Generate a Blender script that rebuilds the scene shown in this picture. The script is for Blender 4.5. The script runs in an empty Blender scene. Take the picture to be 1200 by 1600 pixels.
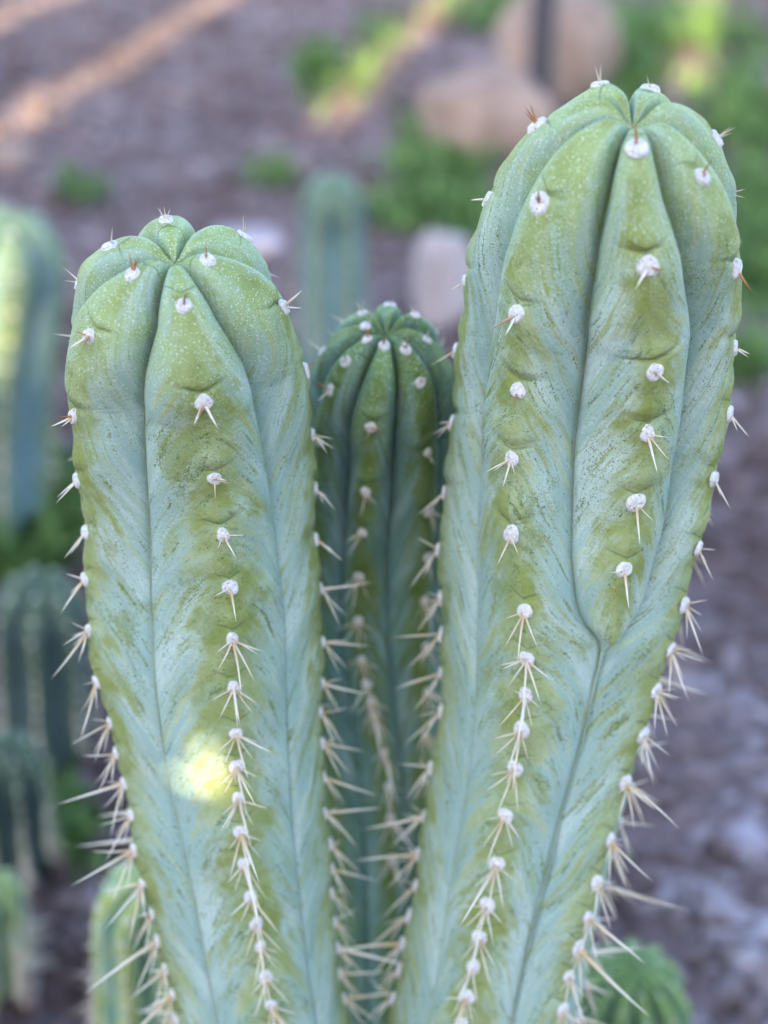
import bpy, bmesh, math, random
import numpy as np
from mathutils import Vector, Matrix, Quaternion
from mathutils import noise as mnoise

rng = np.random.default_rng(7)
random.seed(7)
SC = bpy.context.scene
COL = SC.collection

# ------------------------------------------------------------------ camera
H = 1.05                       # camera height above the soil
PITCH = math.radians(33.0)     # looking down
F = 2000.0                     # focal length in photo pixels (1200 x 1600)
cam_d = bpy.data.cameras.new('camera')
cam = bpy.data.objects.new('camera', cam_d)
COL.objects.link(cam)
cam.location = (0, 0, H)
cam.rotation_euler = (math.radians(90) - PITCH, 0, 0)
cam_d.sensor_fit = 'VERTICAL'
cam_d.sensor_height = 36.0
cam_d.sensor_width = 27.0
cam_d.lens = 36.0 * F / 1600.0
cam_d.clip_start = 0.01
cam_d.clip_end = 3000
cam_d.dof.use_dof = True
cam_d.dof.focus_distance = 0.508
cam_d.dof.aperture_fstop = 3.6
SC.camera = cam

# ------------------------------------------------------------------ light
SUN_EL = math.radians(23.0)
SLOPE = 0.24                                   # light runs away from the camera and a little to the right
hd = Vector((SLOPE, 1, 0)).normalized()
SUN_DIR = Vector((hd.x * math.cos(SUN_EL), hd.y * math.cos(SUN_EL), -math.sin(SUN_EL)))
world = bpy.data.worlds.new('World')
SC.world = world
world.use_nodes = True
wn = world.node_tree
bg = wn.nodes['Background']
sky = wn.nodes.new('ShaderNodeTexSky')
sky.sky_type = 'NISHITA'
sky.sun_disc = False
sky.sun_elevation = SUN_EL
sky.sun_rotation = math.atan2(-SUN_DIR.x, -SUN_DIR.y)
sky.air_density = 1.0
sky.dust_density = 2.0
wn.links.new(sky.outputs['Color'], bg.inputs['Color'])
bg.inputs['Strength'].default_value = 0.15
sun_d = bpy.data.lights.new('sun', 'SUN')
sun_d.energy = 4.4
sun_d.angle = math.radians(0.5)
sun_d.color = (1.0, 0.78, 0.42)
sun = bpy.data.objects.new('sun', sun_d)
COL.objects.link(sun)
sun.rotation_euler = SUN_DIR.to_track_quat('-Z', 'Y').to_euler()
sun.location = (-3, -9, 6)
vs = SC.view_settings
vs.view_transform = 'Standard'
vs.look = 'None'
vs.gamma = 1.0
vs.use_curve_mapping = False
vs.exposure = 2.52
SC.render.engine = 'CYCLES'
SC.cycles.use_denoising = True
SC.cycles.max_bounces = 4
SC.cycles.diffuse_bounces = 3
SC.cycles.glossy_bounces = 2

# ------------------------------------------------------------------ helpers
RIGHT = np.array([1.0, 0, 0])
FWD = np.array([0, math.cos(PITCH), -math.sin(PITCH)])
UP = np.array([0, math.sin(PITCH), math.cos(PITCH)])
CAM = np.array([0, 0, H])

def at(px, py, depth):
    """point at a given depth along the optical axis on the ray of a photo pixel"""
    return CAM + depth * (FWD + (px - 600) / F * RIGHT - (py - 800) / F * UP)

def project(P):
    v = np.asarray(P) - CAM
    d = v @ FWD
    return 600 + F * (v @ RIGHT) / d, 800 - F * (v @ UP) / d, d

def ground(px, py, z=0.0):
    d = FWD + (px - 600) / F * RIGHT - (py - 800) / F * UP
    return CAM + d * ((z - H) / d[2])

def mesh_np(name, verts, faces, attrs=None, smooth=True):
    """faces: (n,4) or (n,3) int array"""
    me = bpy.data.meshes.new(name)
    verts = np.asarray(verts, dtype=np.float32)
    faces = np.asarray(faces, dtype=np.int32)
    n, k = faces.shape
    me.vertices.add(len(verts)); me.vertices.foreach_set('co', verts.ravel())
    me.loops.add(n * k); me.loops.foreach_set('vertex_index', faces.ravel())
    me.polygons.add(n)
    me.polygons.foreach_set('loop_start', np.arange(0, n * k, k, dtype=np.int32))
    if smooth:
        me.polygons.foreach_set('use_smooth', np.ones(n, dtype=bool))
    for key, val in (attrs or {}).items():
        a = me.attributes.new(key, 'FLOAT', 'POINT')
        a.data.foreach_set('value', np.asarray(val, dtype=np.float32).ravel())
    me.update(calc_edges=True)
    me.validate()
    return me

def obj(name, me, mat=None, parent=None, matrix=None):
    o = bpy.data.objects.new(name, me)
    COL.objects.link(o)
    if mat is not None and me is not None and not me.materials:
        me.materials.append(mat)
    if parent is not None:
        o.parent = parent
    if matrix is not None:
        o.matrix_basis = matrix
    return o

def tag(o, label=None, cat=None, group=None, kind=None):
    if label: o['label'] = label
    if cat: o['category'] = cat
    if group: o['group'] = group
    if kind: o['kind'] = kind
    return o

def empty(name, loc):
    o = bpy.data.objects.new(name, None)
    o.empty_display_size = 0.05
    o.location = loc
    COL.objects.link(o)
    return o

class NT:
    """small node-building helper"""
    def __init__(self, name):
        self.m = bpy.data.materials.new(name)
        self.m.use_nodes = True
        self.t = self.m.node_tree
        self.b = self.t.nodes['Principled BSDF']
    def put(self, sock, v):
        if v is None: return
        if isinstance(v, (int, float)): sock.default_value = v
        elif isinstance(v, (tuple, list)):
            sock.default_value = tuple(v) + ((1,) if len(v) == 3 and len(sock.default_value) == 4 else ())
        else: self.t.links.new(v, sock)
    def math(self, op, a, b=None, c=None, clamp=False):
        n = self.t.nodes.new('ShaderNodeMath'); n.operation = op; n.use_clamp = clamp
        self.put(n.inputs[0], a); self.put(n.inputs[1], b); self.put(n.inputs[2], c)
        return n.outputs[0]
    def attr(self, name):
        n = self.t.nodes.new('ShaderNodeAttribute'); n.attribute_name = name
        return n.outputs['Fac']
    def comb(self, x, y, z):
        n = self.t.nodes.new('ShaderNodeCombineXYZ')
        self.put(n.inputs[0], x); self.put(n.inputs[1], y); self.put(n.inputs[2], z)
        return n.outputs[0]
    def noise(self, vec, scale, detail=2, rough=0.5, dist=0.0):
        n = self.t.nodes.new('ShaderNodeTexNoise')
        self.put(n.inputs['Vector'], vec); n.inputs['Scale'].default_value = scale
        n.inputs['Detail'].default_value = detail; n.inputs['Roughness'].default_value = rough
        n.inputs['Distortion'].default_value = dist
        return n.outputs['Fac']
    def voronoi(self, vec, scale, feature='F1'):
        n = self.t.nodes.new('ShaderNodeTexVoronoi'); n.feature = feature
        self.put(n.inputs['Vector'], vec); n.inputs['Scale'].default_value = scale
        return n
    def coord(self, which='Object'):
        n = self.t.nodes.new('ShaderNodeTexCoord'); return n.outputs[which]
    def ss(self, x, lo, hi, a=0.0, b=1.0):
        n = self.t.nodes.new('ShaderNodeMapRange'); n.interpolation_type = 'SMOOTHSTEP'
        self.put(n.inputs[0], x); self.put(n.inputs[1], lo); self.put(n.inputs[2], hi)
        self.put(n.inputs[3], a); self.put(n.inputs[4], b)
        return n.outputs[0]
    def mix(self, fac, a, b, mode='MIX'):
        n = self.t.nodes.new('ShaderNodeMix'); n.data_type = 'RGBA'; n.blend_type = mode
        self.put(n.inputs['Factor'], fac); self.put(n.inputs['A'], a); self.put(n.inputs['B'], b)
        return n.outputs['Result']
    def ramp(self, fac, stops):
        n = self.t.nodes.new('ShaderNodeValToRGB')
        els = n.color_ramp.elements
        while len(els) < len(stops): els.new(0.5)
        for e, (p, c) in zip(els, stops): e.position = p; e.color = tuple(c) + (1,)
        self.put(n.inputs[0], fac)
        return n.outputs['Color']
    def bump(self, h, strength, dist, normal=None):
        n = self.t.nodes.new('ShaderNodeBump')
        n.inputs['Strength'].default_value = strength; n.inputs['Distance'].default_value = dist
        self.put(n.inputs['Height'], h)
        if normal is not None: self.put(n.inputs['Normal'], normal)
        return n.outputs[0]
    def out(self, col=None, rough=None, normal=None, spec=None):
        self.put(self.b.inputs['Base Color'], col); self.put(self.b.inputs['Roughness'], rough)
        if normal is not None: self.put(self.b.inputs['Normal'], normal)
        if spec is not None: self.put(self.b.inputs['Specular IOR Level'], spec)
        return self.m

# ------------------------------------------------------------------ materials
def skin_material(name, blue=(0.285, 0.415, 0.385), pale=(0.385, 0.46, 0.295), olive=(0.222, 0.265, 0.058),
                  deep=(0.035, 0.085, 0.025), young=(0.28, 0.385, 0.115), frost=(0.45, 0.555, 0.515)):
    m = NT(name)
    u, z, dz, hf, rb, arc = (m.attr(k) for k in ('u', 'z', 'dz', 'hf', 'rib', 'arc'))
    au = m.math('ABSOLUTE', u)
    oc = m.coord('Object')
    warp = m.math('SUBTRACT', m.noise(oc, 24.0, 2), 0.5)
    k = m.ss(hf, 0.0, 0.8, 4.2, 6.8)
    q = m.math('ADD', z, m.math('MULTIPLY', k, m.math('POWER', au, 1.4)))
    q = m.math('MULTIPLY', m.math('ADD', q, m.math('MULTIPLY', warp, 2.4)), 0.52)
    seed = m.math('ADD', m.math('MULTIPLY', rb, 13.7), m.math('MULTIPLY', m.math('SIGN', u), 4.1))
    v1 = m.comb(q, m.math('MULTIPLY', au, 0.7), seed)
    s_big = m.noise(v1, 0.5, 2, 0.5)
    s_mid = m.noise(v1, 1.6, 3, 0.65)
    s_fine = m.noise(v1, 4.2, 2, 0.65)
    s_str = m.noise(v1, 1.9, 3, 0.6)
    calm = m.noise(oc, 20.0, 1, 0.5)
    blot = m.noise(oc, 34.0, 3, 0.65)
    s_hair = m.noise(v1, 15.0, 1, 0.6)
    lump = m.noise(oc, 55.0, 3, 0.65)
    grain = m.noise(oc, 1500.0, 1, 0.7)
    grain2 = m.noise(oc, 620.0, 2, 0.7)
    gr = m.math('SUBTRACT', m.math('ADD', m.math('MULTIPLY', grain, 0.6), m.math('MULTIPLY', grain2, 0.4)), 0.5)
    # waxy blue bloom in long feathers over pale green skin
    body = m.mix(m.ss(m.math('ADD', s_mid, m.math('ADD', m.math('MULTIPLY', au, 0.25), m.math('MULTIPLY', gr, 0.25))), 0.50, 0.66), pale, blue)
    fro = m.math('ADD', m.math('ADD', s_big, m.math('MULTIPLY', s_fine, 0.45)), m.math('MULTIPLY', gr, 0.5))
    body = m.mix(m.ss(fro, 0.66, 0.90, 0.0, 0.85), body, frost)
    body = m.mix(m.ss(m.math('ADD', s_str, m.math('MULTIPLY', gr, 0.25)), 0.53, 0.68, 0.0, m.ss(calm, 0.35, 0.60, 0.3, 0.95)), body, m.mix(0.5, olive, pale))
    body = m.mix(m.ss(m.math('ADD', s_str, m.math('MULTIPLY', gr, 0.2)), 0.45, 0.32, 0.0, m.ss(calm, 0.35, 0.62, 0.25, 0.6)), body, frost)
    # rubbed olive skin on the crests, with stippled edges
    w = m.math('ADD', au, m.math('MULTIPLY', m.math('SUBTRACT', s_mid, 0.5), 1.5))
    w = m.math('ADD', w, m.math('MULTIPLY', m.math('SUBTRACT', lump, 0.5), 1.1))
    w = m.math('ADD', w, m.math('MULTIPLY', gr, 1.0))
    crest = m.math('MULTIPLY', m.ss(w, 0.05, 0.55, 1.0, 0.0), m.ss(s_big, 0.25, 0.62, 0.5, 0.95))
    col = m.mix(crest, body, m.mix(m.ss(lump, 0.35, 0.65), olive, m.mix(0.45, olive, pale)))
    # olive feather bands running from crest down to valley
    bnd = m.math('ADD', s_mid, m.math('MULTIPLY', gr, 0.45))
    band = m.math('MULTIPLY', m.ss(bnd, 0.54, 0.64, 0.0, 0.85), m.ss(au, 1.0, 0.55))
    band = m.math('MULTIPLY', band, m.ss(lump, 0.30, 0.60, 0.25, 1.0))
    col = m.mix(band, col, m.mix(0.2, olive, pale))
    # larger rubbed blotches, stippled at the edge
    bm_ = m.math('ADD', m.math('ADD', blot, m.math('MULTIPLY', gr, 0.5)), m.math('MULTIPLY', au, -0.10))
    col = m.mix(m.math('MULTIPLY', m.ss(bm_, 0.52, 0.62, 0.0, 0.6), m.ss(hf, 0.0, 0.4, 0.35, 1.0)), col, m.mix(0.3, olive, deep))
    # darker green brush marks and pin-pricks
    dbs = m.math('ADD', s_fine, m.math('MULTIPLY', gr, 0.55))
    dband = m.math('MULTIPLY', m.ss(dbs, 0.56, 0.70), m.ss(m.math('ADD', s_mid, m.math('MULTIPLY', lump, 0.4)), 0.60, 0.80))
    col = m.mix(m.math('MULTIPLY', dband, 0.8), col, m.mix(0.45, deep, olive))
    hair = m.math('MULTIPLY', m.ss(s_hair, 0.60, 0.70), m.ss(s_big, 0.40, 0.62, 0.02, 0.30))
    col = m.mix(hair, col, deep)
    pr = m.math('MULTIPLY', m.ss(gr, 0.05, 0.15), m.ss(m.math("ADD", s_fine, m.math("MULTIPLY", lump, 0.5)), 0.66, 0.90, 0.06, 0.8))
    col = m.mix(pr, col, deep)
    # young greener growth near the tip
    col = m.mix(m.math('MULTIPLY', m.ss(hf, 0.76, 1.0), m.ss(lump, 0.30, 0.70, 0.12, 0.75)), col, young)
    # frost-like white wax granules near the tip
    vd = m.voronoi(oc, 1150.0)
    gran = m.math('MULTIPLY', m.ss(vd.outputs['Distance'], 0.36, 0.20), m.ss(m.math('ADD', grain2, m.math('MULTIPLY', lump, 0.3)), 0.57, 0.75))
    gran = m.math('MULTIPLY', gran, m.ss(hf, 0.68, 0.96, 0.03, 0.85))
    col = m.mix(gran, col, (0.74, 0.79, 0.78))
    # creased brow above each areole and the seam between ribs
    aa = m.math('ABSOLUTE', arc)
    brow = m.math('SUBTRACT', dz, m.math('ADD', 0.52, m.math('MULTIPLY', aa, 0.42)))
    brow = m.math('ADD', brow, m.math('MULTIPLY', m.math('SUBTRACT', lump, 0.5), 0.7))
    bl = m.math('MULTIPLY', m.ss(m.math('ABSOLUTE', brow), 0.01, 0.09, 1.0, 0.0), m.ss(aa, 0.35, 0.95, 1.0, 0.0))
    col = m.mix(m.math('MULTIPLY', bl, 0.5), col, deep)
    seam = m.ss(m.math('ADD', au, m.math('MULTIPLY', gr, 0.03)), 0.974, 0.995)
    col = m.mix(m.math('MULTIPLY', seam, 0.75), col, (0.08, 0.12, 0.10))
    vf = m.voronoi(oc, 70.0)
    col = m.mix(m.ss(vf.outputs['Distance'], 0.055, 0.02, 0.0, 0.7), col, (0.50, 0.46, 0.24))
    h = m.math('ADD', m.noise(oc, 650.0, 1, 0.6), m.math('MULTIPLY', m.noise(oc, 90.0, 2, 0.6), 1.6))
    nrm = m.bump(h, 0.6, 0.0006)
    return m.out(col, m.ss(grain2, 0.3, 0.7, 0.52, 0.70), nrm, 0.26)

SKIN = skin_material('cactus_skin')
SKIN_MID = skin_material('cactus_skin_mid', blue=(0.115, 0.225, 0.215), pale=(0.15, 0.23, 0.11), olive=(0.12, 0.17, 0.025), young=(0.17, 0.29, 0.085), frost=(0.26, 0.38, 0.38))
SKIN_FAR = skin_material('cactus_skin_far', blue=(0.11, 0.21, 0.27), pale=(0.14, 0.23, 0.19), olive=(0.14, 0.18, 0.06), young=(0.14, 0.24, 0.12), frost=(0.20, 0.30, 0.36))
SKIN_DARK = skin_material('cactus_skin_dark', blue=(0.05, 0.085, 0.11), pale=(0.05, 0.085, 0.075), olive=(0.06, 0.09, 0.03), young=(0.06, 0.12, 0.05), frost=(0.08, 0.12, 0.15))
SKIN_GREEN = skin_material('cactus_skin_green', blue=(0.10, 0.22, 0.17), pale=(0.14, 0.27, 0.12),
                           olive=(0.26, 0.33, 0.05), young=(0.12, 0.24, 0.05), frost=(0.18, 0.30, 0.24))
SKIN_LIME = skin_material('cactus_skin_lime', blue=(0.16, 0.33, 0.26), pale=(0.30, 0.42, 0.22),
                          olive=(0.42, 0.46, 0.10), young=(0.30, 0.42, 0.10))

def areole_material():
    m = NT('areole_wool')
    oc = m.coord('Object')
    oi = m.t.nodes.new('ShaderNodeObjectInfo')
    n1 = m.noise(oc, 3.0, 4, 0.7)
    off = m.comb(m.math('MULTIPLY', oi.outputs['Random'], 37.0), 0.0, 0.0)
    va = m.t.nodes.new('ShaderNodeVectorMath'); va.operation = 'ADD'
    m.put(va.inputs[0], oc); m.put(va.inputs[1], off)
    vo = m.voronoi(va.outputs[0], 2.6)
    pit = m.math('MULTIPLY', m.ss(vo.outputs['Distance'], 0.27, 0.14), m.ss(m.noise(va.outputs[0], 1.6, 1), 0.36, 0.50))
    col = m.mix(m.ss(n1, 0.35, 0.7), (0.60, 0.57, 0.57), (0.86, 0.84, 0.84))
    col = m.mix(m.math('MULTIPLY', pit, 0.8), col, (0.13, 0.075, 0.06))
    fib = m.noise(oc, 9.0, 4, 0.8)
    hh = m.math('SUBTRACT', fib, m.math('MULTIPLY', pit, 1.5))
    return m.out(col, 0.95, m.bump(hh, 0.8, 0.0005), 0.15)
AREOLE = areole_material()

def spine_material(name, base, mid, tip):
    m = NT(name)
    sx = m.t.nodes.new('ShaderNodeSeparateXYZ'); m.put(sx.inputs[0], m.coord('Object'))
    oi = m.t.nodes.new('ShaderNodeObjectInfo')
    t = m.math('ADD', sx.outputs[2], m.math('MULTIPLY', m.math('SUBTRACT', oi.outputs['Random'], 0.5), 0.25))
    col = m.ramp(t, [(0.0, base), (0.25, tuple(0.5 * (a + b) for a, b in zip(base, mid))), (0.5, mid), (0.84, mid), (0.97, tip)])
    col = m.mix(m.ss(oi.outputs['Random'], 0.55, 1.0, 0.0, 0.55), col, (0.78, 0.73, 0.68))
    return m.out(col, 0.5, None, 0.4)
SPINE = spine_material("spine_horn", (0.56, 0.40, 0.22), (0.78, 0.71, 0.60), (0.30, 0.21, 0.15))
SPINE_Y = spine_material('spine_young', (0.50, 0.22, 0.07), (0.30, 0.12, 0.04), (0.05, 0.02, 0.012))

# ------------------------------------------------------------------ shared small meshes
def areole_mesh(k):
    r = np.random.default_rng(100 + k)
    nr, ns = 5, 16
    V = [(0, 0, 0.17)]
    for i in range(1, nr + 1):
        f = i / nr
        for j in range(ns):
            a = 2 * math.pi * j / ns
            wob = 1 + 0.07 * math.sin(2 * a + k) + 0.05 * math.sin(3 * a + 2 * k) + r.uniform(-0.03, 0.03)
            rad = f * wob * (1.0 if i < nr else 0.97)
            zz = 0.17 * math.sqrt(max(0, 1 - f ** 2.6)) + (r.uniform(-0.04, 0.04) if i < nr else -0.25)
            V.append((rad * math.cos(a) * 0.97, rad * math.sin(a) * 1.06, zz))
    me = bpy.data.meshes.new('areole')
    Fc = [(0, 1 + j, 1 + (j + 1) % ns) for j in range(ns)]
    for i in range(nr - 1):
        o0, o1 = 1 + i * ns, 1 + (i + 1) * ns
        Fc += [(o0 + j, o1 + j, o1 + (j + 1) % ns, o0 + (j + 1) % ns) for j in range(ns)]
    me.from_pydata(V, [], Fc)
    for p in me.polygons: p.use_smooth = True
    me.materials.append(AREOLE)
    return me
AREOLES = [areole_mesh(k) for k in range(6)]

def spine_arrays(r0, curve, seg=5, ns=6):
    V, Fc = [], []
    for i in range(seg + 1):
        t = i / seg
        rr = r0 * (1 - t) ** 0.75 * (1.15 - 0.15 * t) if i < seg else r0 * 0.02
        cx = curve * t * t
        for j in range(ns):
            a = 2 * math.pi * j / ns
            V.append((cx + rr * math.cos(a), rr * math.sin(a), t * 1.0))
    for i in range(seg):
        for j in range(ns):
            Fc.append((i * ns + j, i * ns + (j + 1) % ns, (i + 1) * ns + (j + 1) % ns, (i + 1) * ns + j))
    return np.array(V), np.array(Fc)
def spine_mesh(r0, curve, mat):
    me = mesh_np('spine', *spine_arrays(r0, curve)); me.materials.append(mat); return me
SP_LONG = [spine_mesh(0.025, c, SPINE) for c in (0.0, 0.06, -0.06, 0.11)]
SP_MED = [spine_mesh(0.038, c, SPINE) for c in (0.0, 0.07, -0.05)]
SP_STUB = [spine_mesh(0.07, c, SPINE) for c in (0.0, 0.08)]
SP_YOUNG = [spine_mesh(0.065, c, SPINE_Y) for c in (0.0, 0.08, -0.06)]

# ------------------------------------------------------------------ the cactus builder
def smoothstep(a, b, x):
    t = np.clip((x - a) / (b - a), 0, 1); return t * t * (3 - 2 * t)

def pchip(x, xs, ys):
    """smooth interpolation of ys over increasing xs (Catmull-Rom with linear ends)"""
    xs = np.asarray(xs, float); ys = np.asarray(ys, float)
    m = np.gradient(ys, xs, axis=0)
    x = np.asarray(x, float)
    i = np.clip(np.searchsorted(xs, x) - 1, 0, len(xs) - 2)
    h = xs[i + 1] - xs[i]; t = (x - xs[i]) / h
    t_in = np.clip(t, 0, 1)
    sh = (slice(None),) + (None,) * (ys.ndim - 1)
    T = t_in[sh]; hh = h[sh]
    r = ((2*T**3 - 3*T**2 + 1) * ys[i] + (T**3 - 2*T**2 + T) * hh * m[i]
         + (-2*T**3 + 3*T**2) * ys[i + 1] + (T**3 - T**2) * hh * m[i + 1])
    ex = (t - t_in)[sh] * hh
    return r + ex * np.where((t > 1)[sh], m[i + 1], m[i])

def build_cactus(name, label, cat, group, axis, top, dome_q, dome_n, ribs, valleys, areoles, mat,
                 nv=560, ku=44, depth_low=0.2, depth_up=0.27, spines=True, seed=0, back_ribs=(), fade_rib=None,
                 lean_top=0.0, spine_scale=1.0, sep_ribs=(), floor=-0.03, max_sep=300, notch=1.0, areole_r=0.0034):
    """axis: rows (py, px, depth, half width px) along the centre line, from the dome base down;
    top: (py, px, depth) of the tip; ribs / valleys: per rib, rows (py, angle deg); 0 deg faces the camera, + to the right"""
    r = np.random.default_rng(1000 + seed)
    A = np.array(axis, float)
    A = A[np.argsort(-A[:, 0])]                                  # bottom first
    P = np.array([at(px, py, d) for py, px, d, w in A])
    Rr = A[:, 3] * A[:, 2] / F
    # continue down into the soil along the last direction, steepening to vertical
    dirv = P[0] - P[1]; dirv /= np.linalg.norm(dirv)
    ext, Re = [], []
    p = P[0].copy()
    while p[2] > floor:
        dirv = dirv * 0.8 + np.array([0, 0, -1]) * 0.2; dirv /= np.linalg.norm(dirv)
        p = p + dirv * 0.06
        ext.append(p.copy()); Re.append(Rr[0])
    P = np.vstack([np.array(ext[::-1]).reshape(-1, 3), P]); Rr = np.concatenate([np.array(Re), Rr])
    T = at(top[1], top[0], top[2])
    Pall = np.vstack([P, T[None]])
    s = np.concatenate([[0], np.cumsum(np.linalg.norm(np.diff(Pall, axis=0), axis=1))])
    S_base, S_top = s[-2], s[-1]
    L = S_top - S_base
    R_base = Rr[-1]
    # profile: list of (h along axis, rho, hf) ; body then dome
    n_dome = int(nv * 0.34); n_body = nv - n_dome
    low_cut = 0.25 * S_base
    hb = np.linspace(0, 1, n_body, endpoint=False) ** 0.8 * S_base
    rb_ = pchip(hb, s[:-1], Rr)
    ph = np.linspace(0, 1, n_dome)
    ang = ph * math.pi / 2
    rd = R_base * np.cos(ang) ** (2 / dome_n); rd[-1] = 0
    hd_ = S_base + L * np.sin(ang) ** (2 / (dome_q or dome_n))
    # evenly spaced along the profile
    sd = np.concatenate([[0], np.cumsum(np.hypot(np.diff(rd), np.diff(hd_)))])
    se = np.linspace(0, sd[-1], n_dome)
    rd = np.interp(se, sd, rd); hd_ = np.interp(se, sd, hd_)
    h = np.concatenate([hb, hd_]); rho = np.concatenate([rb_, rd])
    rho = np.maximum(rho, 0.0004)
    hp = h - 0.13 * R_base * np.exp(-(rho / (0.13 * R_base)) ** 2) * (h > S_base)
    prof = np.concatenate([[0], np.cumsum(np.hypot(np.diff(rho), np.diff(hp)))])
    # profile normal (outward)
    tr, th = np.gradient(rho, prof), np.gradient(hp, prof)
    ker = np.hanning(9); ker /= ker.sum()
    def sm(x):
        return np.convolve(np.pad(x, 4, mode='edge'), ker, mode='valid')
    tr, th = sm(tr), sm(th)
    ln = np.hypot(tr, th); nr_, nh_ = th / ln, -tr / ln
    # axis frame
    def axis_at(hh):
        return pchip(hh, s, Pall)
    C = axis_at(hp); C2 = axis_at(hp + 1e-4)
    tan = C2 - C; tan /= np.linalg.norm(tan, axis=1)[:, None]
    ker2 = np.hanning(41); ker2 /= ker2.sum()
    tan = np.stack([np.convolve(np.pad(tan[:, k], 20, mode='edge'), ker2, mode='valid') for k in range(3)], 1)
    tan /= np.linalg.norm(tan, axis=1)[:, None]
    Cm = C
    e0 = CAM - Cm; e0 = e0 - (e0 * tan).sum(1)[:, None] * tan; e0 /= np.linalg.norm(e0, axis=1)[:, None]
    e1 = np.cross(tan, e0)                                        # right as seen by the camera? fixed below
    if (e1 @ RIGHT).mean() < 0: e1 = -e1
    _, pyv, _ = project(C + e0 * rho[:, None] * 0.9)
    pyv = np.minimum.accumulate(pyv)                              # falls towards the tip
    # rib and valley angles for every ring
    N = len(ribs)
    def angles(rows):
        rows = sorted(rows)
        ys = np.array([q[0] for q in rows], float); vs_ = np.array([q[1] for q in rows], float)
        return np.radians(np.interp(pyv, ys, vs_))
    cr = np.array([angles(q) for q in ribs])                      # N x nv
    wob = 0.035 * np.sin(np.arange(nv)[None] * 0.021 + np.arange(N)[:, None] * 2.1)
    va = []
    for i in range(N):
        if valleys.get(i) is not None:
            va.append(angles(valleys[i]))
        else:
            nxt = cr[(i + 1) % N] + (2 * math.pi if i == N - 1 else 0)
            va.append(0.5 * (cr[i] + nxt) + wob[i])
    va = np.array(va)
    def smooth_rows(M, n=31):
        k_ = np.hanning(n); k_ /= k_.sum()
        return np.array([np.convolve(np.pad(row, n // 2, mode='edge'), k_, mode='valid') for row in M])
    cr = smooth_rows(cr); va = smooth_rows(va, 7)
    upf = smoothstep(S_base - 3.2 * R_base, S_base + 0.2 * L, h)  # 0 low .. 1 dome
    domef = np.clip((h - S_base) / L, 0, 1)
    D = (depth_low + (depth_up - depth_low) * upf)
    Dd = D * rho                                                   # body depth
    dome_depth = R_base * depth_up * np.clip(rho / (0.40 * R_base), 0, 1) ** 0.7
    Dd = np.where(h > S_base, np.minimum(dome_depth, D * R_base), Dd)
    # areole positions per rib
    pos = []                                                       # (rib, profile length, size index)
    crest_h = hp; crest_rho = rho
    crest_pts = []
    for i in range(N):
        d_ = np.cos(cr[i])[:, None] * e0 + np.sin(cr[i])[:, None] * e1
        crest_pts.append(C + d_ * rho[:, None])
    ar = {i: [] for i in range(N)}
    for i in range(N):
        spec = areoles.get(i)
        x_, y_, dd_ = project(crest_pts[i])
        if spec is not None:
            # use only the part of the crest that runs down the picture, from its highest pixel
            kmin = int(np.argmin(y_))
            for py in spec:
                if py < y_[kmin]: ar[i].append(prof[kmin] + 0.0); continue
                ar[i].append(float(np.interp(py, y_[:kmin + 1][::-1], prof[:kmin + 1][::-1])))
        else:
            pp = prof[-1] - R_base * (0.48 + 0.16 * (i % 3)); gap = R_base * 0.62
            while pp > 0.3 * prof[-1]:
                ar[i].append(pp); pp -= gap * r.uniform(0.85, 1.15); gap = max(gap * 0.93, R_base * 0.34)
        ar[i] = sorted(ar[i])
    # mesh columns: every rib has ku columns, u from -1 to 1 (denser at the valleys and the crest)
    us = np.linspace(-1, 1, ku + 1)
    us = np.sign(us) * (1 - (1 - np.abs(us)) ** 1.25)
    verts = []; aU = []; aZ = []; aDz = []; aHf = []; aR = []; aArc = []
    for i in range(N):
        lo = va[i - 1] - (2 * math.pi if i == 0 else 0); hi = va[i]; c = cr[i]
        seeds = r.uniform(0, 10, 3)
        zs = np.array(ar[i]) if len(ar[i]) else np.array([-9.0])
        dzm = prof[:, None] - zs[None]
        kbest = np.argmin(np.abs(dzm - 0.003), axis=1)
        dzn = dzm[np.arange(nv), kbest]
        width = (hi - lo)
        bs_ = r.uniform(0.15, 1.15, len(zs))[kbest]; bt_ = r.uniform(-0.35, 0.35, len(zs))[kbest]
        dzv = dzn + 0
        amp = np.clip(width / math.radians(18), 0, 1) ** 0.7
        for ui in us[:-1]:
            th_ = np.where(ui < 0, c + ui * (c - lo), c + ui * (hi - c))
            half = np.where(ui < 0, c - lo, hi - c)
            half = np.clip(half, 0.02, 1.2)
            Rv = rho - np.minimum(Dd, rho * 0.9)
            t = abs(ui) * half
            flat = rho * Rv * np.sin(half) / (rho * np.sin(t) + Rv * np.sin(half - t) + 1e-9)
            g_flat = np.clip((rho - flat) / (rho - Rv + 1e-9), 0, 1.2)
            g_round = abs(ui) ** (2.6 + 2.2 * domef)
            uu = math.sqrt(ui * ui + 0.02) - math.sqrt(0.02)
            g_soft = abs(ui) ** 1.7
            g = (0.5 * g_flat + 0.5 * g_soft) * (1 - upf) + g_round * upf
            seam = np.exp(-((1 - abs(ui)) * half * rho / 0.0016) ** 2)
            arc_cm = ui * half * rho * 100
            a_ = np.abs(arc_cm)
            dcm = dzn * 100
            sc = np.clip(rho / R_base, 0.25, 1) * R_base / 0.05
            # swelling between areoles and creased brow above each one
            brow = bs_ * np.exp(-((dcm - 0.50 * sc - 0.40 * a_ - bt_ * arc_cm) / (0.15 * sc)) ** 2) * np.exp(-(a_ / (0.85 * sc)) ** 2)
            chin = np.exp(-((dcm + 0.25 * sc) / (0.6 * sc)) ** 2) * np.exp(-(a_ / (0.6 * sc)) ** 2)
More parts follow.
